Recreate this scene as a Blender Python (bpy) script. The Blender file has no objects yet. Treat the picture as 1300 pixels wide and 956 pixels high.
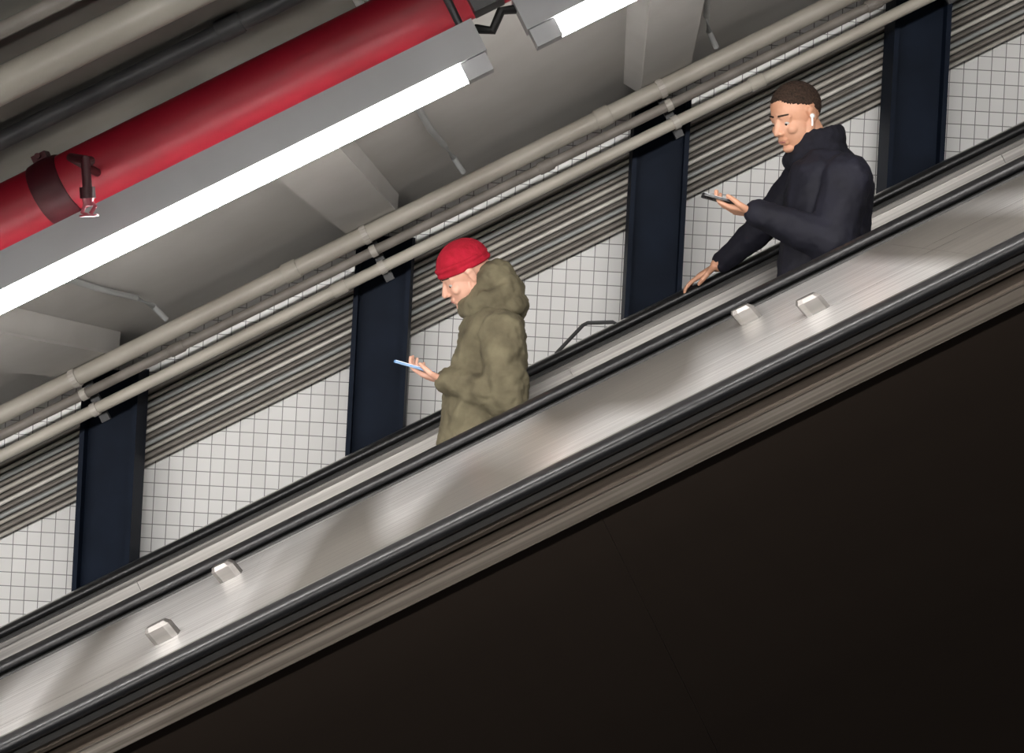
import bpy, bmesh, math, random
from mathutils import Vector, Matrix
random.seed(4)
C = bpy.context.scene.collection
F = 1700.0; RHO = math.radians(3.0); ALP = math.radians(26.3); TH = RHO + ALP
U = Vector((math.cos(TH), 0, math.sin(TH))); N = Vector((-math.sin(TH), 0, math.cos(TH)))
RT = Vector((math.cos(RHO), 0, math.sin(RHO))); UP = Vector((-math.sin(RHO), 0, math.cos(RHO)))
YA = Vector((0, 1, 0))
def V(px, py, Y):
    return RT*((px-650)/F*Y) + UP*((321-py)/F*Y) + YA*Y
def S(u, n, Y): return U*u + N*n + YA*Y
def uv(px, py, Y):
    p = V(px, py, Y); return p.dot(U), p.dot(N)
def nY(y650, Y): return math.cos(ALP)*(321-y650)/F*Y
# ------------------------------------------------------------------ materials
def newmat(name):
    m = bpy.data.materials.new(name); m.use_nodes = True
    nt = m.node_tree; return m, nt, nt.nodes['Principled BSDF']
def ramp(nt, a, b, p0=0.3, p1=0.7):
    r = nt.nodes.new('ShaderNodeValToRGB')
    r.color_ramp.elements[0].position = p0; r.color_ramp.elements[1].position = p1
    r.color_ramp.elements[0].color = (*a, 1); r.color_ramp.elements[1].color = (*b, 1); return r
def mat_paint(name, a, b, rough=0.5, scale=6, metal=0.0, bump=0.0, detail=4, spec=.5):
    m, nt, p = newmat(name)
    tc = nt.nodes.new('ShaderNodeTexCoord'); nz = nt.nodes.new('ShaderNodeTexNoise')
    nz.inputs['Scale'].default_value = scale; nz.inputs['Detail'].default_value = detail
    nt.links.new(tc.outputs['Object'], nz.inputs['Vector'])
    r = ramp(nt, a, b); nt.links.new(nz.outputs['Fac'], r.inputs['Fac'])
    nt.links.new(r.outputs['Color'], p.inputs['Base Color'])
    p.inputs['Roughness'].default_value = rough; p.inputs['Metallic'].default_value = metal
    p.inputs['Specular IOR Level'].default_value = spec
    if bump:
        b_ = nt.nodes.new('ShaderNodeBump'); b_.inputs['Strength'].default_value = bump; b_.inputs['Distance'].default_value = 0.01
        nt.links.new(nz.outputs['Fac'], b_.inputs['Height']); nt.links.new(b_.outputs['Normal'], p.inputs['Normal'])
    return m
def mat_brushed(name, a, b, r0=0.25, r1=0.45, metal=1.0, across=90, along=0.5, painted_sheen=0.0, sheen_scale=1.3):
    m, nt, p = newmat(name)
    tc = nt.nodes.new('ShaderNodeTexCoord')
    m1 = nt.nodes.new('ShaderNodeMapping'); m1.inputs['Rotation'].default_value = (0, TH, 0)
    m2 = nt.nodes.new('ShaderNodeMapping'); m2.inputs['Scale'].default_value = (along, across, across)
    nz = nt.nodes.new('ShaderNodeTexNoise'); nz.inputs['Scale'].default_value = 1.0; nz.inputs['Detail'].default_value = 5
    nt.links.new(tc.outputs['Object'], m1.inputs['Vector']); nt.links.new(m1.outputs[0], m2.inputs['Vector'])
    nt.links.new(m2.outputs[0], nz.inputs['Vector'])
    r = ramp(nt, a, b, 0.35, 0.65); nt.links.new(nz.outputs['Fac'], r.inputs['Fac'])
    colout = r.outputs['Color']
    if painted_sheen:   # bright and dark lengths painted into the colour, imitating reflected light
        m3 = nt.nodes.new('ShaderNodeMapping'); m3.inputs['Scale'].default_value = (sheen_scale, .45, .45)
        n2 = nt.nodes.new('ShaderNodeTexNoise'); n2.inputs['Scale'].default_value = 1.0; n2.inputs['Detail'].default_value = 1.0
        nt.links.new(m1.outputs[0], m3.inputs['Vector']); nt.links.new(m3.outputs[0], n2.inputs['Vector'])
        r2 = ramp(nt, (1-painted_sheen, 1-painted_sheen*1.03, 1-painted_sheen*1.08), (1, 1, 1), .44, .54); nt.links.new(n2.outputs['Fac'], r2.inputs['Fac'])
        mx = nt.nodes.new('ShaderNodeMix'); mx.data_type = 'RGBA'; mx.blend_type = 'MULTIPLY'; mx.inputs[0].default_value = 1
        nt.links.new(colout, mx.inputs[6]); nt.links.new(r2.outputs['Color'], mx.inputs[7]); colout = mx.outputs[2]
    nt.links.new(colout, p.inputs['Base Color'])
    mr = nt.nodes.new('ShaderNodeMapRange'); mr.inputs['To Min'].default_value = r0; mr.inputs['To Max'].default_value = r1
    nt.links.new(nz.outputs['Fac'], mr.inputs['Value']); nt.links.new(mr.outputs[0], p.inputs['Roughness'])
    p.inputs['Metallic'].default_value = metal
    return m
def mat_tile():
    m, nt, p = newmat('white_tile')
    tc = nt.nodes.new('ShaderNodeTexCoord'); sx = nt.nodes.new('ShaderNodeSeparateXYZ'); cx = nt.nodes.new('ShaderNodeCombineXYZ')
    nt.links.new(tc.outputs['Object'], sx.inputs[0]); nt.links.new(sx.outputs['X'], cx.inputs['X']); nt.links.new(sx.outputs['Z'], cx.inputs['Y'])
    bk = nt.nodes.new('ShaderNodeTexBrick'); bk.offset = 0; bk.squash = 1
    bk.inputs['Color1'].default_value = (0.93, 0.925, 0.915, 1); bk.inputs['Color2'].default_value = (0.86, 0.855, 0.84, 1)
    bk.inputs['Mortar'].default_value = (0.28, 0.275, 0.27, 1); bk.inputs['Scale'].default_value = 1
    bk.inputs['Mortar Size'].default_value = 0.0022; bk.inputs['Mortar Smooth'].default_value = 0.2
    bk.inputs['Brick Width'].default_value = 0.067; bk.inputs['Row Height'].default_value = 0.067
    nt.links.new(cx.outputs[0], bk.inputs['Vector']); nt.links.new(bk.outputs['Color'], p.inputs['Base Color'])
    p.inputs['Roughness'].default_value = 0.22
    return m
def mat_emit(name, col, s):
    m, nt, p = newmat(name)
    p.inputs['Base Color'].default_value = (0.9, 0.9, 0.9, 1)
    p.inputs['Emission Color'].default_value = (*col, 1); p.inputs['Emission Strength'].default_value = s
    return m
M = dict(
 tile=mat_tile(),
 ceil=mat_paint('ceiling_paint', (0.49, 0.475, 0.45), (0.57, 0.555, 0.53), 0.6, 2.5),
 ceil_shade=mat_paint('shaded_ceiling_paint', (0.13, 0.125, 0.11), (0.22, 0.21, 0.19), 0.6, 2.5),
 beam=mat_paint('beam_paint', (0.47, 0.455, 0.43), (0.54, 0.525, 0.50), 0.6, 3),
 navy=mat_paint('navy_paint', (0.0040, 0.0075, 0.016), (0.0075, 0.013, 0.026), 0.6, 5, 0, 0, 4, .12),
 bracket=mat_paint('bracket_paint', (0.02, 0.02, 0.022), (0.045, 0.045, 0.045), 0.5, 9),
 red=mat_paint('red_pipe_paint', (0.155, 0.0015, 0.008), (0.20, 0.003, 0.012), 0.50, 4, 0, 0, 4, .4),
 darkred=mat_paint('dark_red_iron', (0.022, 0.0012, 0.004), (0.045, 0.003, 0.006), 0.5, 12, 0, 0, 4, .3),
 pinkred=mat_paint('sprinkler_paint', (0.30, 0.05, 0.07), (0.42, 0.12, 0.15), 0.4, 12),
 beige=mat_paint('beige_pipe_paint', (0.36, 0.33, 0.28), (0.47, 0.44, 0.38), 0.35, 3),
 beige2=mat_paint('beige_conduit_paint', (0.40, 0.37, 0.33), (0.54, 0.51, 0.46), 0.4, 8),
 brown=mat_paint('brown_conduit_paint', (0.17, 0.152, 0.132), (0.26, 0.235, 0.21), 0.45, 8),
 light=mat_paint('light_conduit_paint', (0.62, 0.59, 0.54), (0.74, 0.71, 0.66), 0.35, 8),
 grey=mat_paint('grey_tube', (0.32, 0.33, 0.325), (0.42, 0.43, 0.425), 0.4, 5),
 shade_sheet=mat_paint('conduit_shade', (0.09, 0.081, 0.072), (0.15, 0.137, 0.123), 0.7, 7),
 house=mat_paint('fixture_housing', (0.29, 0.29, 0.295), (0.34, 0.34, 0.345), 0.45, 3),
 tube=mat_emit('lamp_diffuser', (1.0, 0.97, 0.94), 75),
 fill_tube=mat_emit('fill_diffuser', (1.0, 0.97, 0.93), 46),
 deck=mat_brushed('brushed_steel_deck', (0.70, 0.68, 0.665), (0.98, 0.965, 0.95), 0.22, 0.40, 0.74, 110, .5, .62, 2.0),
 steel=mat_brushed('brushed_steel', (0.32, 0.305, 0.29), (0.52, 0.50, 0.475), 0.24, 0.42, 1.0),
 dull=mat_brushed('dull_steel', (0.20, 0.19, 0.18), (0.30, 0.285, 0.27), 0.42, 0.55, 0.9, 30),
 bronze=mat_brushed('bronze_steel', (0.075, 0.060, 0.049), (0.14, 0.115, 0.096), 0.28, 0.42, 0.97, 60, .3),
 darkpanel=mat_brushed('dark_bronze_panel', (0.066, 0.050, 0.040), (0.070, 0.053, 0.042), 0.37, 0.39, 1.0, 6, .15),
 trim=mat_brushed('polished_trim', (0.12, 0.106, 0.092), (0.22, 0.20, 0.18), 0.30, 0.42, 0.97, 90, .5, .50, 1.1),
 rubber=mat_paint('black_rubber', (0.005, 0.005, 0.006), (0.010, 0.010, 0.011), 0.38, 20),
 gap=mat_paint('dark_gap', (0.008, 0.008, 0.008), (0.015, 0.014, 0.013), 0.6, 20),
 stepm=mat_paint('step_metal', (0.10, 0.10, 0.10), (0.2, 0.2, 0.2), 0.45, 30, 0.8),
 yellow=mat_paint('yellow_edge', (0.6, 0.4, 0.03), (0.7, 0.5, 0.05), 0.5, 30),
 concrete=mat_paint('concrete', (0.10, 0.10, 0.10), (0.16, 0.16, 0.155), 0.8, 3, 0, 0.3),
 skinA=mat_paint('skin_light', (0.58, 0.31, 0.22), (0.66, 0.38, 0.28), 0.5, 14),
 skinB=mat_paint('skin_tan', (0.56, 0.28, 0.17), (0.66, 0.36, 0.24), 0.50, 14),
 olive=mat_paint('olive_cloth', (0.066, 0.054, 0.030), (0.150, 0.130, 0.078), 0.9, 11, 0, 0.5),
 navyc=mat_paint('navy_cloth', (0.006, 0.006, 0.011), (0.011, 0.011, 0.020), 0.75, 8, 0, 0.3, 4, .3),
 blackc=mat_paint('black_knit', (0.005, 0.005, 0.009), (0.010, 0.010, 0.017), 0.9, 30, 0, 0.4, 4, .3),
 jean=mat_paint('dark_denim', (0.02, 0.025, 0.04), (0.035, 0.045, 0.07), 0.85, 30),
 shoe=mat_paint('shoe_leather', (0.015, 0.013, 0.012), (0.03, 0.026, 0.024), 0.5, 20),
 hair=mat_paint('dark_hair', (0.012, 0.008, 0.006), (0.060, 0.036, 0.025), 0.85, 120, 0, 0.8, 4, .2),
 knit=mat_paint('red_knit', (0.28, 0.004, 0.014), (0.40, 0.008, 0.028), 0.9, 40, 0, 0.6, 4, .3),
 white=mat_paint('white_plastic', (0.8, 0.8, 0.8), (0.85, 0.85, 0.85), 0.35, 5),
 eyew=mat_paint('eye_white', (0.42, 0.38, 0.36), (0.48, 0.44, 0.42), 0.3, 5),
 eye=mat_paint('eye_dark', (0.01, 0.007, 0.005), (0.02, 0.012, 0.01), 0.2, 50),
 lip=mat_paint('lip', (0.36, 0.13, 0.11), (0.42, 0.17, 0.14), 0.5, 40),
 phone=mat_paint('phone_case', (0.01, 0.01, 0.012), (0.02, 0.02, 0.022), 0.25, 5),
 bphone=mat_paint('blue_phone_case', (0.10, 0.22, 0.42), (0.14, 0.28, 0.50), 0.3, 5),
 screen=mat_emit('phone_screen', (0.6, 0.75, 1.0), 0.6),
)
# ------------------------------------------------------------------ object helpers
def tag(o, label=None, cat=None, group=None, kind=None):
    if label: o['label'] = label
    if cat: o['category'] = cat
    if group: o['group'] = group
    if kind: o['kind'] = kind
    return o
def empty(name, loc, label=None, cat=None, group=None, parent=None):
    o = bpy.data.objects.new(name, None); C.objects.link(o); o.location = loc
    o.empty_display_size = 0.1
    if parent: o.parent = parent; o.location = Vector(loc) - parent.location
    return tag(o, label, cat, group)
def obj(name, bm, mat, parent=None, smooth=False, origin=None):
    """mesh is given in world coordinates; stored relative to its parent (or origin)"""
    off = Vector(parent.location) if parent else (Vector(origin) if origin else Vector((0, 0, 0)))
    if parent and parent.parent: off = parent.location + parent.parent.location
    bmesh.ops.recalc_face_normals(bm, faces=bm.faces[:])
    for v in bm.verts: v.co -= off
    me = bpy.data.meshes.new(name); bm.to_mesh(me); bm.free()
    if smooth:
        for p in me.polygons: p.use_smooth = True
    me.materials.append(mat)
    o = bpy.data.objects.new(name, me); C.objects.link(o)
    if parent: o.parent = parent
    else: o.location = off
    return o
def poly_prism(bm, A, B):
    a = [bm.verts.new(p) for p in A]; b = [bm.verts.new(p) for p in B]
    n = len(a)
    bm.faces.new(a); bm.faces.new(b[::-1])
    for i in range(n): bm.faces.new((a[i], b[i], b[(i+1) % n], a[(i+1) % n]))
def extr(prof, u0, u1, bm=None):
    bm = bm or bmesh.new()
    poly_prism(bm, [S(u0, n, Y) for Y, n in prof], [S(u1, n, Y) for Y, n in prof]); return bm
def rect(Y0, Y1, n0, n1): return [(Y0, n0), (Y1, n0), (Y1, n1), (Y0, n1)]
def box(bm, lo, hi):
    x0, y0, z0 = lo; x1, y1, z1 = hi
    poly_prism(bm, [Vector(p) for p in ((x0,y0,z0),(x1,y0,z0),(x1,y1,z0),(x0,y1,z0))],
                   [Vector(p) for p in ((x0,y0,z1),(x1,y0,z1),(x1,y1,z1),(x0,y1,z1))]); return bm
def sbox(bm, u0, u1, Y0, Y1, n0, n1): return extr(rect(Y0, Y1, n0, n1), u0, u1, bm)
def tube(bm, pts, r, seg=14):
    pts = [Vector(p) for p in pts]; rings = []
    for i, p in enumerate(pts):
        t = (pts[min(i+1, len(pts)-1)] - pts[max(i-1, 0)]).normalized()
        a = Vector((0, 1, 0)) if abs(t.y) < 0.9 else Vector((1, 0, 0))
        b = t.cross(a).normalized(); c = t.cross(b).normalized()
        rr = r[i] if isinstance(r, (list, tuple)) else r
        rings.append([bm.verts.new(p + b*rr*math.cos(2*math.pi*k/seg) + c*rr*math.sin(2*math.pi*k/seg)) for k in range(seg)])
    for i in range(len(rings)-1):
        for k in range(seg):
            bm.faces.new((rings[i][k], rings[i][(k+1) % seg], rings[i+1][(k+1) % seg], rings[i+1][k]))
    bm.faces.new(rings[0]); bm.faces.new(rings[-1][::-1]); return bm
def utube(u0, u1, Y, n, r, bm=None, seg=18): return tube(bm or bmesh.new(), [S(u0, n, Y), S(u1, n, Y)], r, seg)
def shade_auto(o, ang=40):
    for p in o.data.polygons: p.use_smooth = True
    try: o.data.set_sharp_from_angle(angle=math.radians(ang))
    except Exception: pass
    return o
L0, L1 = -6.0, 6.0
NC = lambda Y: 0.42 + (6.4 - Y)*0.16            # ceiling height over the slope axis
# ------------------------------------------------------------------ setting
o = obj('wall_back', box(bmesh.new(), (-5.6, 6.5, -5.2), (5.6, 6.62, 4.6)), M['tile']); tag(o, kind='structure')
for Ya, Yb, mm in ((6.5, 3.95, 'ceil'), (3.95, .3, 'ceil_shade')):  # nearer piece has shade put into its colour
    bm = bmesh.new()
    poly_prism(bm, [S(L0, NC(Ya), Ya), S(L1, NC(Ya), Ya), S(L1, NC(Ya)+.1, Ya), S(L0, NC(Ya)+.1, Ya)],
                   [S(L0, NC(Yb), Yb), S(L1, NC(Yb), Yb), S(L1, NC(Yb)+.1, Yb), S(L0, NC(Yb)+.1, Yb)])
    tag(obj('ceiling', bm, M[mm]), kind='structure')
tag(obj('floor', box(bmesh.new(), (-5.6, 0.3, -5.4), (5.6, 6.5, -5.2)), M['concrete']), kind='structure')
tag(obj('trim_1', extr([(5.66, -0.50), (6.17, -0.50), (6.17, -0.60), (5.66, -0.60)], L0, L1), M['steel']), kind='structure')
# ------------------------------------------------------------------ far escalator (the one people ride)
esc = empty('escalator', S(-5.5, -2.0, 5.0), 'steel escalator with black handrails carrying two riders down', 'escalator')
def rail_prof(Yc, ntop, w=0.042, h=0.036):
    pts = []
    for k in range(0, 13):
        a = math.pi*k/12
        pts.append((Yc + w*math.cos(a), ntop - h*0.55 + h*0.55*math.sin(a)**0.8 if 0 < k < 12 else ntop - h*.55))
    pts += [(Yc - w, ntop - h*0.8), (Yc - w*0.8, ntop - h), (Yc + w*0.8, ntop - h), (Yc + w, ntop - h*0.8)]
    return pts
RN = -0.458
for Yc in (4.40, 5.60):
    shade_auto(obj('handrail', extr(rail_prof(Yc, RN), L0, L1), M['rubber'], esc), 50)
    obj('handrail_guide', extr(rect(Yc-.022, Yc+.022, RN-.055, RN-.035), L0, L1), M['gap'], esc)
for s, Yc in ((1, 4.40), (-1, 5.60)):
    obj('balustrade_cap', extr([(Yc-.05, RN-.055), (Yc+.05, RN-.055), (Yc+.05, RN-.075), (Yc-.05, RN-.075)], L0, L1), M['gap'] if s > 0 else M['steel'], esc)
    u = L0
    while u < L1 - .01:
        pr = [(Yc+s*.0, RN-.076), (Yc+s*.045, RN-.076), (Yc+s*.095, -1.25), (Yc+s*.05, -1.25)]
        obj('balustrade_panel', extr(pr, u+.001, u+1.999), M['steel'], esc); u += 2.0
    obj('skirt_panel', extr(rect(min(Yc+s*.06, Yc+s*.09), max(Yc+s*.06, Yc+s*.09), -1.75, -1.251), L0, L1), M['bronze'], esc)
RUN = 0.3565; RISE = RUN*math.tan(TH); HN = 0.97
def tread_z(k):
    x = -0.24 + k*RUN
    return x*math.tan(TH) + RN/math.cos(TH) - HN, x
for k in range(-13, 14):
    z, x = tread_z(k); bm = bmesh.new()
    box(bm, (x, 4.505, z-.03), (x+RUN-.004, 5.495, z-.008))
    for g in range(45):
        yy = 4.508 + g*0.022
        box(bm, (x+.002, yy, z-.0079), (x+RUN-.006, yy+.012, z))
    box(bm, (x+.006, 4.505, z-RISE+.004), (x+.03, 5.495, z-.0301))
    st = obj('step', bm, M['stepm'], esc)
    bm = bmesh.new(); box(bm, (x-.004, 4.505, z-.03), (x-.0005, 5.495, z+.0005))
    e = obj('step_edge', bm, M['yellow'], esc)
    e.parent = st
# ------------------------------------------------------------------ steel deck between the escalators
deck = empty('divider_deck', S(0, -0.60, 3.9), 'wide brushed steel deck sloping between the two black handrails', 'deck')
DK = [(4.352, -0.5035), (3.475, -0.549)]
def dn(Y): return DK[1][1] + (Y-DK[1][0])/(DK[0][0]-DK[1][0])*(DK[0][1]-DK[1][1])
cuts = [L0, -3.6, uv(310, 745, 3.9)[0], uv(1180, 320, 3.9)[0], 3.3, 4.7, L1]
for a, b in zip(cuts[:-1], cuts[1:]):
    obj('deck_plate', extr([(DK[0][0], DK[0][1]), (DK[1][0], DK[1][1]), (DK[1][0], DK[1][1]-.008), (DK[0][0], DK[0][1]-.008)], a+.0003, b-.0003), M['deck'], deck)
obj('deck_base', extr([(4.345, -.53), (3.50, -.58), (3.50, -1.9), (4.345, -1.9)], L0, L1), M['gap'], deck)
obj('edge_strip', extr([(4.33, dn(4.33)), (4.351, dn(4.351)), (4.351, dn(4.351)+.007), (4.334, dn(4.334)+.007)], L0, L1), M['gap'], deck)
obj('deck_rib', extr([(3.49, dn(3.49)), (3.51, dn(3.51)), (3.507, dn(3.5)+.006), (3.493, dn(3.5)+.006)], L0, L1), M['steel'], deck)
def knob(px, py, Yq):
    # low steel block with chamfered top edges, standing on the deck
    u, n = uv(px, py, Yq); bm = bmesh.new(); n0 = dn(Yq)-.002
    lv = ((.034, 0), (.034, .042), (.026, .054))
    rings = [[bm.verts.new(S(u+su*h*1.05-hh*.25, n0+hh, Yq+sv*h*.8)) for su, sv in ((-1, -.6), (-.6, -1), (.6, -1), (1, -.6), (1, .6), (.6, 1), (-.6, 1), (-1, .6))] for h, hh in lv]
    for i in range(2):
        for k in range(8): bm.faces.new((rings[i][k], rings[i][(k+1) % 8], rings[i+1][(k+1) % 8], rings[i+1][k]))
    bm.faces.new(rings[0]); bm.faces.new(rings[2])
    obj('deck_block', bm, M['dull'], deck)
knob(215, 814, 3.72); knob(298, 740, 4.14); knob(958, 416, 4.14); knob(1045, 409, 3.80)
# ------------------------------------------------------------------ near balustrade
nb = empty('escalator_balustrade', S(-5.5, -2.1, 3.4), 'dark bronze steel balustrade with black handrail running across the foreground', 'balustrade')
YN = 3.42
shade_auto(obj('handrail', extr(rail_prof(YN, nY(616, YN), .044, .040), L0, L1), M['rubber'], nb), 50)
obj('handrail_guide', extr(rect(YN-.03, YN+.03, nY(616, YN)-.058, nY(616, YN)-.040), L0, L1), M['gap'], nb)
t0 = nY(616, YN)-.058
obj('handrail_molding', extr([(YN-.05, t0-.008), (YN-.03, t0), (YN+.05, t0), (YN+.05, t0-.016), (YN-.05, t0-.016)], L0, L1), M['bronze'], nb)
tn = nY(682, 3.36); tb = nY(703, 3.36)
obj('upper_band', extr([(YN-.03, t0-.017), (YN+.05, t0-.017), (YN+.05, tn-.002), (YN-.055, tn-.002)], L0, L1), M['bronze'], nb)
obj('trim_molding', extr([(3.330, tb+.002), (3.334, tb+.008), (3.354, tn-.003), (3.362, tn), (3.45, tn), (3.45, tb), (3.334, tb)], L0, L1), M['trim'], nb)
us = uv(815, 760, 3.4)[0]; pl = 1.55
k0 = math.ceil((L0-us)/pl); cuts = [L0]+[us+k*pl for k in range(k0, 10) if us+k*pl < L1]+[L1]
for a, b in zip(cuts[:-1], cuts[1:]):
    bm = extr([(3.385, tb-.002), (3.45, tb-.002), (3.45, -2.1), (3.385, -2.1)], a+.0004, b-.0004)
    obj('side_panel', bm, M['darkpanel'], nb)
obj('panel_backing', extr(rect(3.452, 3.49, -2.05, t0-.07), L0, L1), M['gap'], nb)
# ------------------------------------------------------------------ columns and beams
cols = [((133, 620), 'navy steel column furthest left, lowest down the slope'),
        ((482, 420), 'navy steel column just behind the phone of the person in red hat'),
        ((836, 250), 'navy steel column between the two escalator riders'),
        ((1168, 110), 'navy steel column behind the back of the person in dark jacket')]
bl = ['grey ceiling beam joining top of the leftmost navy column', 'grey ceiling beam above the second navy column from left',
      'grey ceiling beam joining top of the navy column between the riders', 'grey ceiling beam joining top of the rightmost navy column']
for i, ((px, py), lab) in enumerate(cols):
    X = V(px, py, 6.2).x
    topz = (X-.13)*math.tan(TH) + 0.395/math.cos(TH)
    c = empty('column', (X, 6.29, -5.2), lab, 'column', 'navy steel columns along the tiled wall')
    bm = bmesh.new(); box(bm, (X-.13, 6.2, -5.2), (X-.108, 6.38, topz)); obj('flange', bm, M['navy'], c)
    bm = bmesh.new(); box(bm, (X+.108, 6.2, -5.2), (X+.13, 6.38, topz)); obj('flange', bm, M['navy'], c)
    bm = bmesh.new(); box(bm, (X-.1075, 6.255, -5.2), (X+.1075, 6.275, topz)); obj('web', bm, M['navy'], c)
    uc = X*math.cos(TH) + topz*math.sin(TH)
    bm = bmesh.new(); sbox(bm, uc-.15, uc+.18, 6.14, 6.39, .385, .41)
    sbox(bm, uc-.15, uc+.18, 6.14, 6.16, .33, .385)
    obj('top_bracket', bm, M['bracket'], c)
    b = empty('ceiling_beam', S(uc, NC(4.4)-.05, 4.4), bl[i], 'beam', 'grey beams under the sloped ceiling')
    def bp(prof, Y0=6.1, Y1=3.96):
        bm = bmesh.new(); poly_prism(bm, [S(uc+d, NC(Y0)+n, Y0) for d, n in prof], [S(uc+d, NC(Y1)+n, Y1) for d, n in prof]); return bm
    obj('web', bp([(-.09, -.0995), (.09, -.0995), (.15, -.001), (-.15, -.001)]), M['beam'], b)
    obj('flange', bp([(-.12, -.112), (.12, -.112), (.12, -.10), (-.12, -.10)]), M['beam'], b)
# ------------------------------------------------------------------ pipes, conduits
def pipe(name, y650, Y, r, mat, lab, cat='pipe', group=None, couplings=(), u0=L0, u1=L1):
    n = nY(y650, Y)
    p = empty(name, S(u0, n, Y), lab, cat, group)
    shade_auto(obj('pipe_run', utube(u0, u1, Y, n, r), mat, p), 50)
    for u in couplings:
        bm = bmesh.new(); tube(bm, [S(u-.035, n, Y), S(u-.03, n, Y), S(u+.03, n, Y), S(u+.035, n, Y)], [r+.003, r+.006, r+.006, r+.003], 18)
        shade_auto(obj('coupling', bm, mat, p), 50)
    return p
pipe('wall_pipe', 206, 5.85, .039, M['beige'], 'thick beige pipe running up the slope across the columns', 'pipe', None, (-2.4, -.9, .62, 2.1))
pipe('wall_pipe', 232, 5.86, .022, M['brown'], 'slim brown pipe directly under the thickest wall pipe', 'pipe', None, (-1.5, .3, 1.9))
pipe('wall_pipe', 258, 5.90, .026, M['beige'], 'medium beige pipe, second below the thickest wall pipe', 'pipe', None, (-.75, 1.3))
sheet_top, sheet_bot = nY(250, 6.46), nY(362, 6.46)
o = obj('wall_shade_sheet', extr(rect(6.462, 6.496, sheet_bot, sheet_top), L0, L1), M['shade_sheet'], None, origin=S(0, .1, 6.47)); tag(o, 'added dark sheet imitating shade on the wall behind the thin parallel conduits', 'shade sheet')  # added sheet, dark colour imitates the shade between conduits
names = ['topmost', 'second', 'third', 'fourth', 'fifth', 'sixth', 'seventh', 'eighth', 'ninth', 'tenth', 'eleventh', 'twelfth', 'thirteenth']
ys = [262+8.1*k for k in range(13)]
rs = [.011, .009, .010, .0135, .009, .0115, .009, .010, .0085, .0105, .009, .010, .0085]
mt = ['beige', 'brown', 'light', 'grey', 'brown', 'beige2', 'brown', 'light', 'brown', 'grey', 'beige2', 'brown', 'beige2']
for k, yy in enumerate(ys):
    Yk = 6.435; n = nY(yy, Yk)
    o = shade_auto(obj('thin_conduit', utube(L0, L1, Yk, n, rs[k], None, 10), M[mt[k]], None, origin=S(0, n, Yk)), 50)
    tag(o, ('thin conduit clipped to the tiled wall, %s in the parallel bundle' % names[k]) if k else 'thin conduit at the top edge of the parallel bundle on tiled wall', 'conduit', 'thin parallel conduits on the tiled wall')
for i, ((px, py), lab) in enumerate(cols):
    X = V(px, py, 6.2).x; u = X*math.cos(TH) + (X*math.tan(TH)+.25/math.cos(TH))*math.sin(TH)
    b = empty('pipe_bracket', S(u, .25, 6.0), ['steel bracket holding beige pipes on the leftmost column', 'steel bracket holding beige pipes on the second column from left', 'steel bracket holding beige pipes on the column between riders', 'steel bracket holding beige pipes on the rightmost column'][i], 'bracket', 'brackets that carry the beige pipes')
    bm = bmesh.new(); sbox(bm, u-.02, u+.02, 5.965, 5.985, .13, .40); sbox(bm, u-.02, u+.02, 5.986, 6.195, .20, .225); sbox(bm, u-.02, u+.02, 5.986, 6.195, .345, .365)
    obj('strut', bm, M['bracket'], b)
    for y6, Y, r in ((206, 5.85, .039), (232, 5.86, .022), (258, 5.90, .026)):
        n = nY(y6, Y); bm = bmesh.new(); tube(bm, [S(u-.014, n, Y), S(u+.014, n, Y)], r+.005, 18)
        sbox(bm, u-.014, u+.014, Y+r*.8, 5.9645, n-.012, n+.012)
        obj('clamp', bm, M['beige2'], b)
for i, (px, py) in enumerate(((205, 400), (585, 225), (905, 70))):
    u = uv(px, py, 5.85)[0]; bm = bmesh.new()
    pts = [S(u-.02, NC(Y)-.014, Y) for Y in (2.5, 3.5, 4.5, 5.3)] + [S(u, NC(5.6)-.02, 5.6), S(u+.01, NC(5.75)-.045, 5.75), S(u+.02, nY(206, 5.85)+.052, 5.81)]
    tube(bm, pts, .013, 12)
    c = empty('ceiling_conduit', pts[3], ['slim grey conduit crossing the ceiling left of the long light', 'slim grey conduit hooking down to the thick pipe above the red hat', 'slim grey conduit crossing the ceiling left of the dark-jacketed rider'][i], 'conduit', 'slim conduits crossing the ceiling')
    shade_auto(obj('conduit_run', bm, M['grey'], c), 60)
    for Yq in (3.2, 4.7):
        bm = bmesh.new(); sbox(bm, u-.05, u+.012, Yq, Yq+.02, NC(Yq)-.034, NC(Yq+.02)-.001)
        obj('strap', bm, M['bracket'], c)
# ------------------------------------------------------------------ red sprinkler main
RY = 3.6; Rn = nY(-44, RY); RR = .083
rp = empty('sprinkler_pipe', S(L0, Rn, RY), 'large deep red sprinkler pipe running up under the ceiling', 'pipe')
shade_auto(obj('pipe_run', utube(L0, L1, RY, Rn, RR, None, 36), M['red'], rp), 50)
def coupling(u):
    bm = bmesh.new(); tube(bm, [S(u-.042, Rn, RY), S(u-.038, Rn, RY), S(u-.012, Rn, RY), S(u+.012, Rn, RY), S(u+.038, Rn, RY), S(u+.042, Rn, RY)], [RR+.002, RR+.005, RR+.008, RR+.008, RR+.005, RR+.002], 30)
    shade_auto(obj('coupling', bm, M['darkred'], rp), 40)
    for s in (-1, 1):
        bm = bmesh.new(); sbox(bm, u-.02, u+.02, RY-.02, RY+.02, Rn+s*(RR+.006), Rn+s*(RR+.024))
        tube(bm, [S(u, Rn+s*(RR+.017), RY-.03), S(u, Rn+s*(RR+.017), RY+.03)], .008, 8)
        obj('bolt_lug', bm, M['darkred'], rp)
coupling(uv(55, 205, RY)[0]); coupling(uv(640, -20, RY)[0]+.08)
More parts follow.
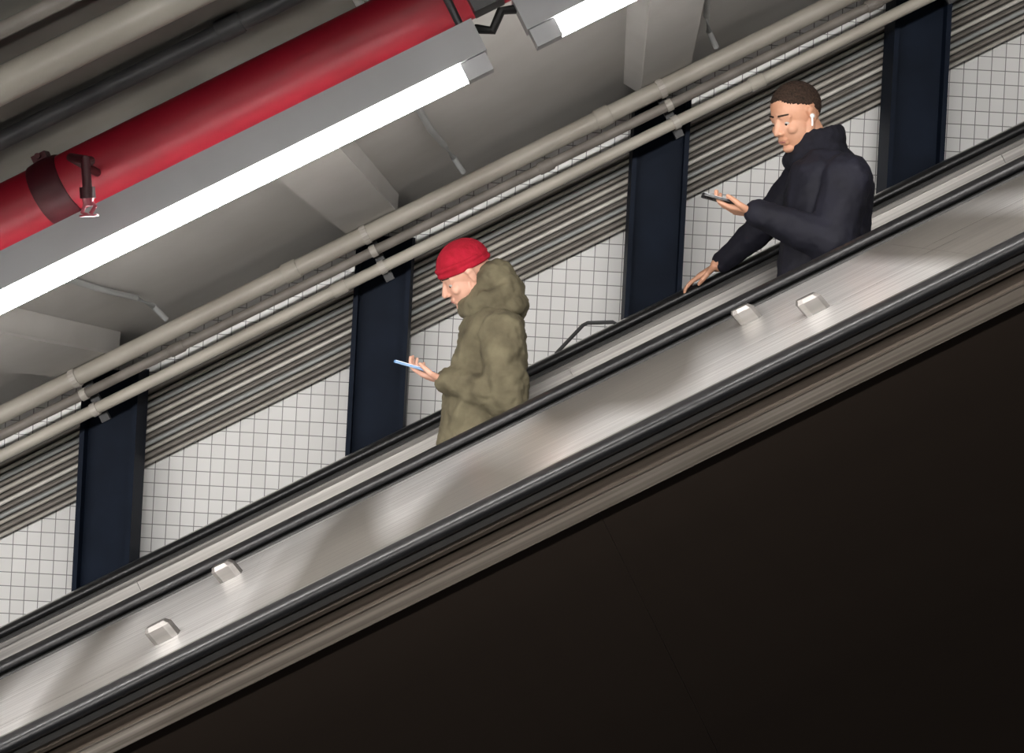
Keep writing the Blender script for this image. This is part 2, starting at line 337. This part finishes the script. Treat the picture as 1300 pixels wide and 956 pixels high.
def sprinkler(px, py):
    # a short arm leaves the front of the main, clears the lamp housing and drops to the head
    Ys = 3.13; q0 = V(px, py, Ys); u = q0.dot(U); d = Vector((.12, 0, -1)).normalized()
    A = S(u-.05, Rn-.02, RY-RR+.006)
    s = empty('sprinkler', A, parent=rp)
    top = Vector(q0) - d*.10; B_ = Vector((top.x-.01, 3.20, max(top.z, A.z-.03)))
    bm = bmesh.new(); tube(bm, [A, Vector((A.x+.01, 3.28, B_.z+.01)), B_, top, q0-d*.03], .011, 12); shade_auto(obj('drop_arm', bm, M['darkred'], s), 60)
    bm = bmesh.new(); tube(bm, [q0-d*.034, q0-d*.008], .018, 14); shade_auto(obj('nipple', bm, M['darkred'], s), 40)
    bm = bmesh.new(); tube(bm, [q0-d*.0075, q0+d*.010], [.014, .010], 12)
    for a in (-1, 1):
        tube(bm, [q0+d*.004+U*a*.008, q0+d*.018+U*a*.017, q0+d*.030+U*a*.004], .005, 8)
    obj('sprinkler_frame', bm, M['pinkred'], s)
    bm = bmesh.new(); tube(bm, [q0+d*.0305, q0+d*.035], .022, 18); obj('deflector', bm, M['pinkred'], s)
sprinkler(112, 256)
pipe('ceiling_pipe', -212, 3.1, .042, M['beige'], 'cream pipe above the red sprinkler pipe in the upper left', 'pipe', None, (-1.1, .5))
pipe('ceiling_pipe', -142, 3.5, .024, M['bracket'], 'dark slim pipe between cream pipe and red pipe', 'pipe', None, (-1.9, -.4))
pipe('ceiling_pipe', -282, 2.95, .018, M['brown'], 'slim brown pipe in the extreme upper left corner', 'pipe', None, (-1.3,))
# ------------------------------------------------------------------ light fixtures
def fixture(u0, u1, Y, nb_, lab, h=.044, hh=.088, w=.030, wh=.050, mt='tube', grp='long ceiling light fixtures'):
    f = empty('light_fixture', S((u0+u1)/2, nb_+hh, Y), lab, 'light', grp)
    obj('housing', extr([(Y-wh, nb_+h+.001), (Y+wh, nb_+h+.001), (Y+wh*.8, nb_+h+hh), (Y-wh*.8, nb_+h+hh)], u0, u1), M['house'], f)
    bm = extr([(Y-w, nb_+h), (Y+w, nb_+h), (Y+w, nb_+.012), (Y+w*.6, nb_), (Y-w*.6, nb_), (Y-w, nb_+.012)], u0+.075, u1-.075)
    obj('diffuser', bm, M[mt], f)
    for a, b in ((u0+.005, u0+.074), (u1-.074, u1-.005)):
        obj('end_cap', extr(rect(Y-w-.004, Y+w+.004, nb_-.002, nb_+h), a, b), M['house'], f)
    for uu in (u0+.03, u1-.03):
        bm = bmesh.new(); tube(bm, [S(uu, nb_+h+hh+.0005, Y), S(uu, NC(Y)-.001, Y)], .010, 10); obj('stem', bm, M['bracket'], f)
LY = 3.3; uE = uv(624, 78, LY)[0]; nbt = nY(77, LY)
fixture(uE-2.44, uE, LY, nbt, 'long glowing fluorescent fixture below the red pipe')
fixture(uE+.11, uE+2.55, LY, nbt, 'glowing fluorescent fixture cut by the top frame edge')
fixture(uE-4.99, uE-2.55, LY, nbt, 'glowing fluorescent fixture beyond the left frame edge')
for k, lab in zip((-1, 0, 1), ('added unseen fill light over the viewer side, lowest on the slope', 'added unseen fill light over the viewer side, middle of the row', 'added unseen fill light over the viewer side, highest on the slope')):
    fixture(k*2.8-1.2, k*2.8+1.2, 1.1, .56, lab, .06, .08, .10, .12, 'fill_tube')  # unseen row added to light wall, deck and riders from the front
c = [S(uE+.0005, nbt+.11, LY), S(uE+.035, nbt+.085, LY-.02), S(uE+.075, nbt+.12, LY-.01), S(uE+.1095, nbt+.11, LY)]
bm = bmesh.new(); tube(bm, c, .012, 10)
w = empty('junction_fitting', S(uE+.055, nbt+.2, LY), 'dark junction fitting between the two ceiling lights', 'fitting')
obj('cable', bm, M['gap'], w)
bm = bmesh.new(); sbox(bm, uE+.015, uE+.095, LY-.05, LY+.05, nbt+.14, nbt+.20); tube(bm, [S(uE+.055, nbt+.20, LY), S(uE+.055, NC(LY)-.001, LY)], .015, 10)
obj('fitting_box', bm, M['bracket'], w)
# bent guard rail on the ledge
g = V(742, 430, 5.92); gu = g.dot(U)
pts = [S(gu-.15, -.499, 5.92), S(gu-.14, -.485, 5.92), V(740, 413, 5.92), V(746, 410, 5.92), V(778, 409, 5.92), V(782, 411, 5.92), S(V(780, 413, 5.92).dot(U), -.499, 5.92)]
gr = obj('guard_rail', tube(bmesh.new(), pts, .0085, 8), M['bracket'], None, origin=S(gu, -.499, 5.92))
tag(gr, 'thin dark bent rail on the ledge just right of the olive parka', 'rail')

# ------------------------------------------------------------------ people
DG = bpy.context.evaluated_depsgraph_get
class Blob:
    def __init__(s): s.bm = bmesh.new()
    def ell(s, c, r, R=None, sub=3):
        m = Matrix.Translation(c) @ (R.to_4x4() if R else Matrix.Identity(4)) @ Matrix.Diagonal((*r, 1))
        bmesh.ops.create_icosphere(s.bm, subdivisions=sub, radius=1, matrix=m); return s
    def cap(s, p0, r0, p1, r1):
        t = bmesh.new()
        bmesh.ops.create_icosphere(t, subdivisions=2, radius=r0, matrix=Matrix.Translation(p0))
        bmesh.ops.create_icosphere(t, subdivisions=2, radius=r1, matrix=Matrix.Translation(p1))
        res = bmesh.ops.convex_hull(t, input=t.verts[:])
        dead = [v for v in t.verts if not v.link_faces]; bmesh.ops.delete(t, geom=dead, context='VERTS')
        inter = [g for g in res['geom_interior'] if isinstance(g, bmesh.types.BMVert) and g.is_valid]
        if inter: bmesh.ops.delete(t, geom=inter, context='VERTS')
        me = bpy.data.meshes.new('t'); t.to_mesh(me); t.free(); s.bm.from_mesh(me); bpy.data.meshes.remove(me); return s
    def chain(s, pts, rs):
        for i in range(len(pts)-1): s.cap(pts[i], rs[i], pts[i+1], rs[i+1])
        return s
    def build(s, name, mat, parent, voxel=.006, smooth=3, disp=0, dscale=.12):
        o = obj(name, s.bm, mat, parent)
        md = o.modifiers.new('r', 'REMESH'); md.mode = 'VOXEL'; md.voxel_size = voxel
        if smooth:
            sm = o.modifiers.new('s', 'SMOOTH'); sm.factor = .5; sm.iterations = smooth
        if disp:
            tx = bpy.data.textures.new('wr', 'CLOUDS'); tx.noise_scale = dscale; tx.noise_depth = 2
            dm = o.modifiers.new('d', 'DISPLACE'); dm.texture = tx; dm.strength = disp; dm.mid_level = .45; dm.texture_coords = 'LOCAL'
        bpy.context.view_layer.update()
        me = bpy.data.meshes.new_from_object(o.evaluated_get(DG()))
        old = o.data; o.modifiers.clear(); o.data = me; bpy.data.meshes.remove(old)
        me.name = name
        if not me.materials: me.materials.append(mat)
        for p in me.polygons: p.use_smooth = True
        return o
def frame(fwd, upish=Vector((0, 0, 1))):
    f = fwd.normalized(); l = upish.cross(f).normalized(); u = f.cross(l)
    return Matrix((f, l, u)).transposed()
def add_head(B, c, R):
    P = lambda x, y, z: c + R @ Vector((x, y, z))
    B.ell(P(-.012, 0, .03), (.098, .079, .090), R)
    B.ell(P(.026, 0, -.028), (.066, .062, .085), R)
    B.ell(P(.030, 0, -.072), (.050, .052, .040), R)
    B.ell(P(.070, 0, -.096), (.021, .024, .017), R)
    B.cap(P(.084, 0, .008), .009, P(.106, 0, -.030), .0115)
    for s in (-1, 1):
        B.ell(P(.094, s*.012, -.035), (.010, .008, .008), R)
        B.cap(P(.078, s*.016, .022), .010, P(.066, s*.046, .018), .009)
        B.ell(P(.062, s*.038, -.028), (.022, .020, .020), R)
        B.cap(P(.075, s*.022, .0075), .0085, P(.069, s*.042, .006), .0075)
        B.ell(P(-.006, s*.081, -.002), (.016, .008, .030), R)
        B.ell(P(-.002, s*.083, .016), (.017, .010, .014), R)
        B.cap(P(.01, s*.052, -.068), .018, P(-.006, s*.060, -.03), .02)
    B.cap(P(.086, -.018, -.060), .007, P(.086, .018, -.060), .007)
    B.cap(P(.088, -.010, -.059), .008, P(.088, .010, -.059), .008)
    B.cap(P(.084, -.014, -.072), .008, P(.084, .014, -.072), .008)
    B.ell(P(.066, 0, -.055), (.024, .03, .025), R)
def head_parts(c, R, root):
    P = lambda x, y, z: c + R @ Vector((x, y, z))
    for s in (-1, 1):
        e = Blob().ell(P(.0695, s*.031, -.003), (.0115, .0115, .0090), R)
        obj('eye', e.bm, M['eyew'], root, True)
        e = Blob().ell(P(.0788, s*.0315, -.006), (.003, .0060, .005), R)
        obj('iris', e.bm, M['eye'], root, True)
        e = Blob().cap(P(.087, s*.015, .027), .0042, P(.072, s*.049, .027), .003)
        obj('eyebrow', e.bm, M['hair'], root, True)
    e = Blob().cap(P(.0925, -.014, -.0665), .0035, P(.0925, .014, -.0665), .0035)
    obj('mouth', e.bm, M['lip'], root, True)
def hand(B, w, d, pn, side, curl=(15, 25, 20), spread=1.0, thumb_in=.2):
    d = d.normalized(); pn = (pn - d*pn.dot(d)).normalized(); sd = d.cross(pn)
    if sd.dot(side) < 0: sd = -sd
    offs = (.031, .0105, -.0105, -.030); Ls = ((.042, .026, .02), (.046, .029, .021), (.043, .027, .02), (.033, .021, .018))
    for i in range(4):
        kn = w + d*(.088 - (.006 if i == 3 else 0)) + sd*offs[i]
        B.cap(w + d*.008 + sd*offs[i]*.55, .0145, kn, .0115)
        a = 0; p = kn; dd = (d + sd*offs[i]*2.2*spread)
        for j in range(3):
            a += math.radians(curl[j] * (1 + .12*(i-1.5)*.5))
            v = (dd*math.cos(a) + pn*math.sin(a)).normalized()
            q = p + v*Ls[i][j]; B.cap(p, (.0095, .0085, .0078)[j], q, (.0085, .0078, .0070)[j]); p = q
    p = w + d*.022 + sd*.022; B.cap(w+d*.01+sd*.01, .015, p, .015)
    for v, l, r0, r1 in (((d*.55+sd*.8+pn*.15), .042, .0145, .0112), ((d*.85+sd*.25+pn*(.2+thumb_in)), .032, .0112, .0098), ((d*.95-sd*.1+pn*(.2+thumb_in)), .024, .0098, .008)):
        q = p + v.normalized()*l; B.cap(p, r0, q, r1); p = q
    return w + d*.085, d, pn, sd
def phone(c, L, nrm, mat, lab):
    L = L.normalized(); nrm = (nrm - L*nrm.dot(L)).normalized(); W = L.cross(nrm)
    root = empty('phone', c, lab, 'phone')
    def slab(l, w, t, off, r):
        pts = []
        for sx, sy, a0 in ((1, 1, 0), (-1, 1, 90), (-1, -1, 180), (1, -1, 270)):
            for k in range(5):
                a = math.radians(a0 + 22.5*k); pts.append((sx*(l/2-r)+r*math.cos(a), sy*(w/2-r)+r*math.sin(a)))
        bm = bmesh.new(); poly_prism(bm, [c+L*x+W*y+nrm*(off-t/2) for x, y in pts], [c+L*x+W*y+nrm*(off+t/2) for x, y in pts]); return bm
    obj('case', slab(.150, .072, .009, 0, .010), mat, root)
    obj('screen', slab(.142, .066, .0008, .0052, .008), M['screen'], root)
    for x, y in ((.055, .018), (.055, .0), (.038, .009)):
        bm = bmesh.new(); tube(bm, [c+L*x+W*y-nrm*.0046, c+L*x+W*y-nrm*.0065], .006, 12)
        obj('camera_lens', bm, M['eye'], root)
    return root
def shell(c, R, cen, rad, keep, thick):
    bm = bmesh.new(); bmesh.ops.create_icosphere(bm, subdivisions=5, radius=1)
    for v in bm.verts: v.co = Vector((cen[0]+v.co.x*rad[0], cen[1]+v.co.y*rad[1], cen[2]+v.co.z*rad[2]))
    dead = [f for f in bm.faces if not keep(f.calc_center_median())]
    bmesh.ops.delete(bm, geom=dead, context='FACES')
    bmesh.ops.solidify(bm, geom=bm.faces[:], thickness=thick)
    for v in bm.verts: v.co = c + R @ v.co
    return bm
def legs_body(B, hip, feet, Zf):
    res = []
    for s, (fx, fy) in feet:
        h = hip + Vector((0, s*.09, -.02)); a = Vector((fx, fy, Zf+.085)); k = (h+a)/2 + Vector((-.03, 0, .02))
        B.chain([h, k, a], [.078, .052, .038]); B.cap(a+Vector((.02, 0, -.045)), .030, a+Vector((-.15, 0, -.055)), .022)
        res.append((h, k, a))
    return res
def make_legs(root, L, Zf, mat, shoem):
    B = Blob()
    B.ell((L[0][0]+L[1][0])/2+Vector((0, 0, .04)), (.125, .17, .13))
    for h, k, a in L: B.chain([h, k, a+Vector((0, 0, .02))], [.096, .070, .058])
    B.build('trousers', mat, root, .009, 3, .012, .15)
    for h, k, a in L:
        B = Blob(); B.cap(a+Vector((.03, 0, -.035)), .044, a+Vector((-.07, 0, -.045)), .038); B.cap(a+Vector((-.07, 0, -.045)), .038, a+Vector((-.165, 0, -.055)), .028)
        B.cap(a+Vector((.0, 0, 0)), .046, a+Vector((0, 0, -.04)), .044)
        for v in B.bm.verts:
            if v.co.z < Zf+.002: v.co.z = Zf+.002
        o = B.build('shoe', shoem, root, .006, 2)
        lo = min(v.co.z for v in o.data.vertices) + root.location.z
        for v in o.data.vertices: v.co.z += Zf + .0005 - lo

# ---- person in red hat and olive parka
z0, x0 = tread_z(0)
root = empty('person', (-.09, 5.0, z0), 'person in red knit hat and olive hooded parka looking at phone', 'person')
hc = V(590, 348, 5.0); R = frame(Vector((-.80, -.24, -.56)))
nbs = V(621, 395, 5.0); shN = V(636, 422, 4.80); shF = V(626, 416, 5.18)
elN = V(645, 505, 4.76); wrN = V(568, 484, 4.86); elF = V(634, 498, 5.20); wrF = V(612, 515, 5.10)
hip = V(622, 580, 5.0); hip.x = -.055
B = Blob(); add_head(B, hc, R)
B.cap(hc + R @ Vector((-.03, 0, -.04)), .053, nbs + Vector((0, 0, .02)), .056)
B.cap(nbs, .060, hip, .085); B.cap(shN, .045, shF, .045); B.ell(nbs.lerp(hip, .35)+Vector((.02, 0, 0)), (.075, .13, .17))
B.chain([shN, elN, wrN], [.046, .038, .027]); B.chain([shF, elF, wrF], [.046, .038, .027])
kN, d, pn, sd = hand(B, wrN, Vector((-.86, .34, .12)), Vector((.1, .25, 1)), Vector((0, -1, 0)), (18, 34, 30), 1, .25)
hand(B, wrF, Vector((.2, -.35, -.9)), Vector((0, -1, .2)), Vector((0, 0, 1)), (10, 10, 10))
Lg = legs_body(B, hip, ((-1, (-.06, 4.89)), (1, (-.03, 5.11))), z0)
B.build('body', M['skinA'], root, .0035, 2)
head_parts(hc, R, root)
make_legs(root, Lg, z0, M['jean'], M['shoe'])
J = Blob()
J.cap(V(629, 425, 4.90), .112, V(629, 425, 5.10), .112)
for sy in (-.085, .085):
    J.cap(V(624, 430, 5+sy*.8), .125, V(613, 520, 5+sy), .158); J.cap(V(613, 520, 5+sy), .158, V(609, 600, 5+sy*1.2), .165)
J.cap(V(626, 440, 5.0), .132, V(608, 600, 5.0), .180)
J.cap(shN, .078, shF, .078)
J.chain([shN, elN, wrN+Vector((.008, 0, 0))], [.082, .078, .056]); J.chain([shF, elF, wrF], [.080, .070, .055])
J.cap(wrN+Vector((.03, 0, 0)), .056, wrN+Vector((.004, 0, 0)), .050)
J.cap(nbs+Vector((0, 0, -.02)), .085, V(622, 420, 5.0), .115)
J.build('parka', M['olive'], root, .006, 6, .026, .055)
H = Blob()
H.ell(V(630, 352, 5.0), (.062, .096, .074), frame(Vector((-.8, 0, .5)))); H.ell(V(643, 368, 5.0), (.066, .112, .064)); H.ell(V(650, 388, 5.0), (.062, .128, .060))
H.ell(V(634, 390, 5.0), (.095, .138, .052)); H.ell(V(618, 354, 5.0), (.046, .094, .066)); H.ell(V(612, 372, 5.0), (.052, .094, .050))
for k in range(19):
    a = 2*math.pi*k/19
    p = nbs + Vector((-math.cos(a)*.088+.004, math.sin(a)*.100, .012 + .055*(1-math.cos(a))*.5))
    H.ell(p, (.036, .036, .046))
H.build('hood', M['olive'], root, .006, 12, .024, .045)
bt = shell(hc, R, (-.015, 0, .042), (.104, .0865, .088), lambda p: p.z > .028 + .10*p.x, .006)
obj('knit_hat', bt, M['knit'], root, True)
Bc = Blob()
for k in range(28):
    a0, a1 = 2*math.pi*k/28, 2*math.pi*(k+1)/28
    f = lambda a: hc + R @ Vector((-.013+math.cos(a)*.098, math.sin(a)*.082, .028+.010*math.cos(a)))
    Bc.cap(f(a0), .011, f(a1), .011)
    g = lambda a: f(a) + R @ Vector((0, 0, .022))
    Bc.cap(g(a0), .0105, g(a1), .0105)
Bc.build('hat_cuff', M['knit'], root, .004, 2)
phone(kN + pn*.0205 + Vector((-.05, .0, .012)), Vector((-1, .12, .22)), Vector((.2, .1, 1)), M['bphone'], 'blue backed phone held by the person in red hat')

# ---- person in dark jacket
z3, x3 = tread_z(3)
root = empty('person', (1.06, 5.15, z3), 'person in dark navy jacket with earbud holding phone and handrail', 'person')
Yp = 5.12
hc = V(1010, 147, Yp-.03); R = frame(Vector((-.82, -.46, -.44))) * 1.07
nbs = V(1040, 202, Yp); shN = V(1074, 226, 4.92); shF = V(1028, 218, 5.32)
elN = V(1056, 308, 4.85); wrN = V(958, 270, 4.90); elF = V(968, 288, 5.44)
hu, hn = uv(893, 357, 5.6)
wrF = S(hu+.075, RN+.034, 5.565)
hip = V(1030, 385, Yp)
B = Blob(); add_head(B, hc, R)
B.cap(hc + R @ Vector((-.03, 0, -.04)), .056, nbs + Vector((0, 0, .02)), .060)
B.cap(nbs, .065, hip, .09); B.cap(shN, .05, shF, .05); B.ell(nbs.lerp(hip, .35)+Vector((.02, 0, 0)), (.08, .14, .17))
B.chain([shN, elN, wrN], [.050, .042, .029]); B.chain([shF, elF, wrF], [.050, .042, .029])
kN, d, pn, sd = hand(B, wrN, Vector((-.84, .40, .10)), Vector((.1, .25, 1)), Vector((0, -1, 0)), (18, 34, 30), 1, .25)
hand(B, wrF, -U + YA*.22 - N*.10, -N, -YA, (6, 16, 20), .8, .1)
Lg = legs_body(B, hip, ((-1, (1.09, 5.03)), (1, (1.11, 5.24))), z3)
B.build('body', M['skinB'], root, .0035, 2)
head_parts(hc, R, root)
make_legs(root, Lg, z3, M['blackc'], M['shoe'])
J = Blob()
J.cap(V(1050, 232, Yp-.08), .135, V(1050, 232, Yp+.08), .135)
for sy in (-.09, .09):
    J.cap(V(1046, 235, Yp+sy), .145, V(1038, 320, Yp+sy), .145); J.cap(V(1038, 320, Yp+sy), .145, V(1030, 405, Yp+sy), .140)
J.cap(V(1068, 236, Yp), .125, V(1058, 310, Yp), .135)
J.cap(shN, .088, shF, .084)
J.chain([shN, elN, wrN+Vector((.012, 0, 0))], [.096, .086, .052]); J.chain([shF, elF, wrF+Vector((.025, -.005, .018))], [.086, .066, .046])
J.cap(nbs+Vector((0, 0, -.01)), .095, V(1050, 222, Yp), .130)
J.build('jacket', M['navyc'], root, .006, 9, .018, .07)
H = Blob()
for k in range(20):
    a = 2*math.pi*k/20
    p = nbs + Vector((-math.cos(a)*.082-.016, math.sin(a)*.086, .034 + .024*(1-math.cos(a))))
    H.ell(p, (.030, .030, .056)); H.ell(p+Vector((0, 0, -.045)), (.040, .040, .042))
H.build('collar', M['blackc'], root, .006, 6, .012, .06)
def hk(p):
    edge = .030 + .66*p.x + .005*math.sin(p.y*90)
    return p.z > edge and not (abs(p.y) > .06 and -.03 < p.x < .02 and p.z < .034)
bt = shell(hc, R, (-.0125, 0, .031), (.0980, .0797, .0906), hk, .0020)
obj('hair', bt, M['hair'], root, True)
P = lambda x, y, z: hc + R @ Vector((x, y, z))
E = Blob(); E.ell(P(.006, .092, -.004), (.009, .008, .009), R); E.cap(P(.010, .094, -.006), .0042, P(.018, .092, -.034), .0038)
obj('earbud', E.bm, M['white'], root, True)
phone(kN + pn*.0205 + Vector((-.045, .0, .012)), Vector((-1, .10, .22)), Vector((.2, .1, 1)), M['phone'], 'black phone held by the person in dark navy jacket')

# ------------------------------------------------------------------ world, camera
w = bpy.data.worlds.new('world'); bpy.context.scene.world = w; w.use_nodes = True
w.node_tree.nodes['Background'].inputs[0].default_value = (0.95, 0.95, 1.0, 1); w.node_tree.nodes['Background'].inputs[1].default_value = 0.05
cam = bpy.data.cameras.new('camera'); co = bpy.data.objects.new('camera', cam); C.objects.link(co)
co.matrix_world = Matrix((RT, UP, -YA)).transposed().to_4x4()
cam.sensor_width = 36; cam.lens = F/1300*36; cam.shift_y = -157/1300; cam.clip_start = .05
bpy.context.scene.camera = co
bpy.context.scene.view_settings.view_transform = 'Standard'
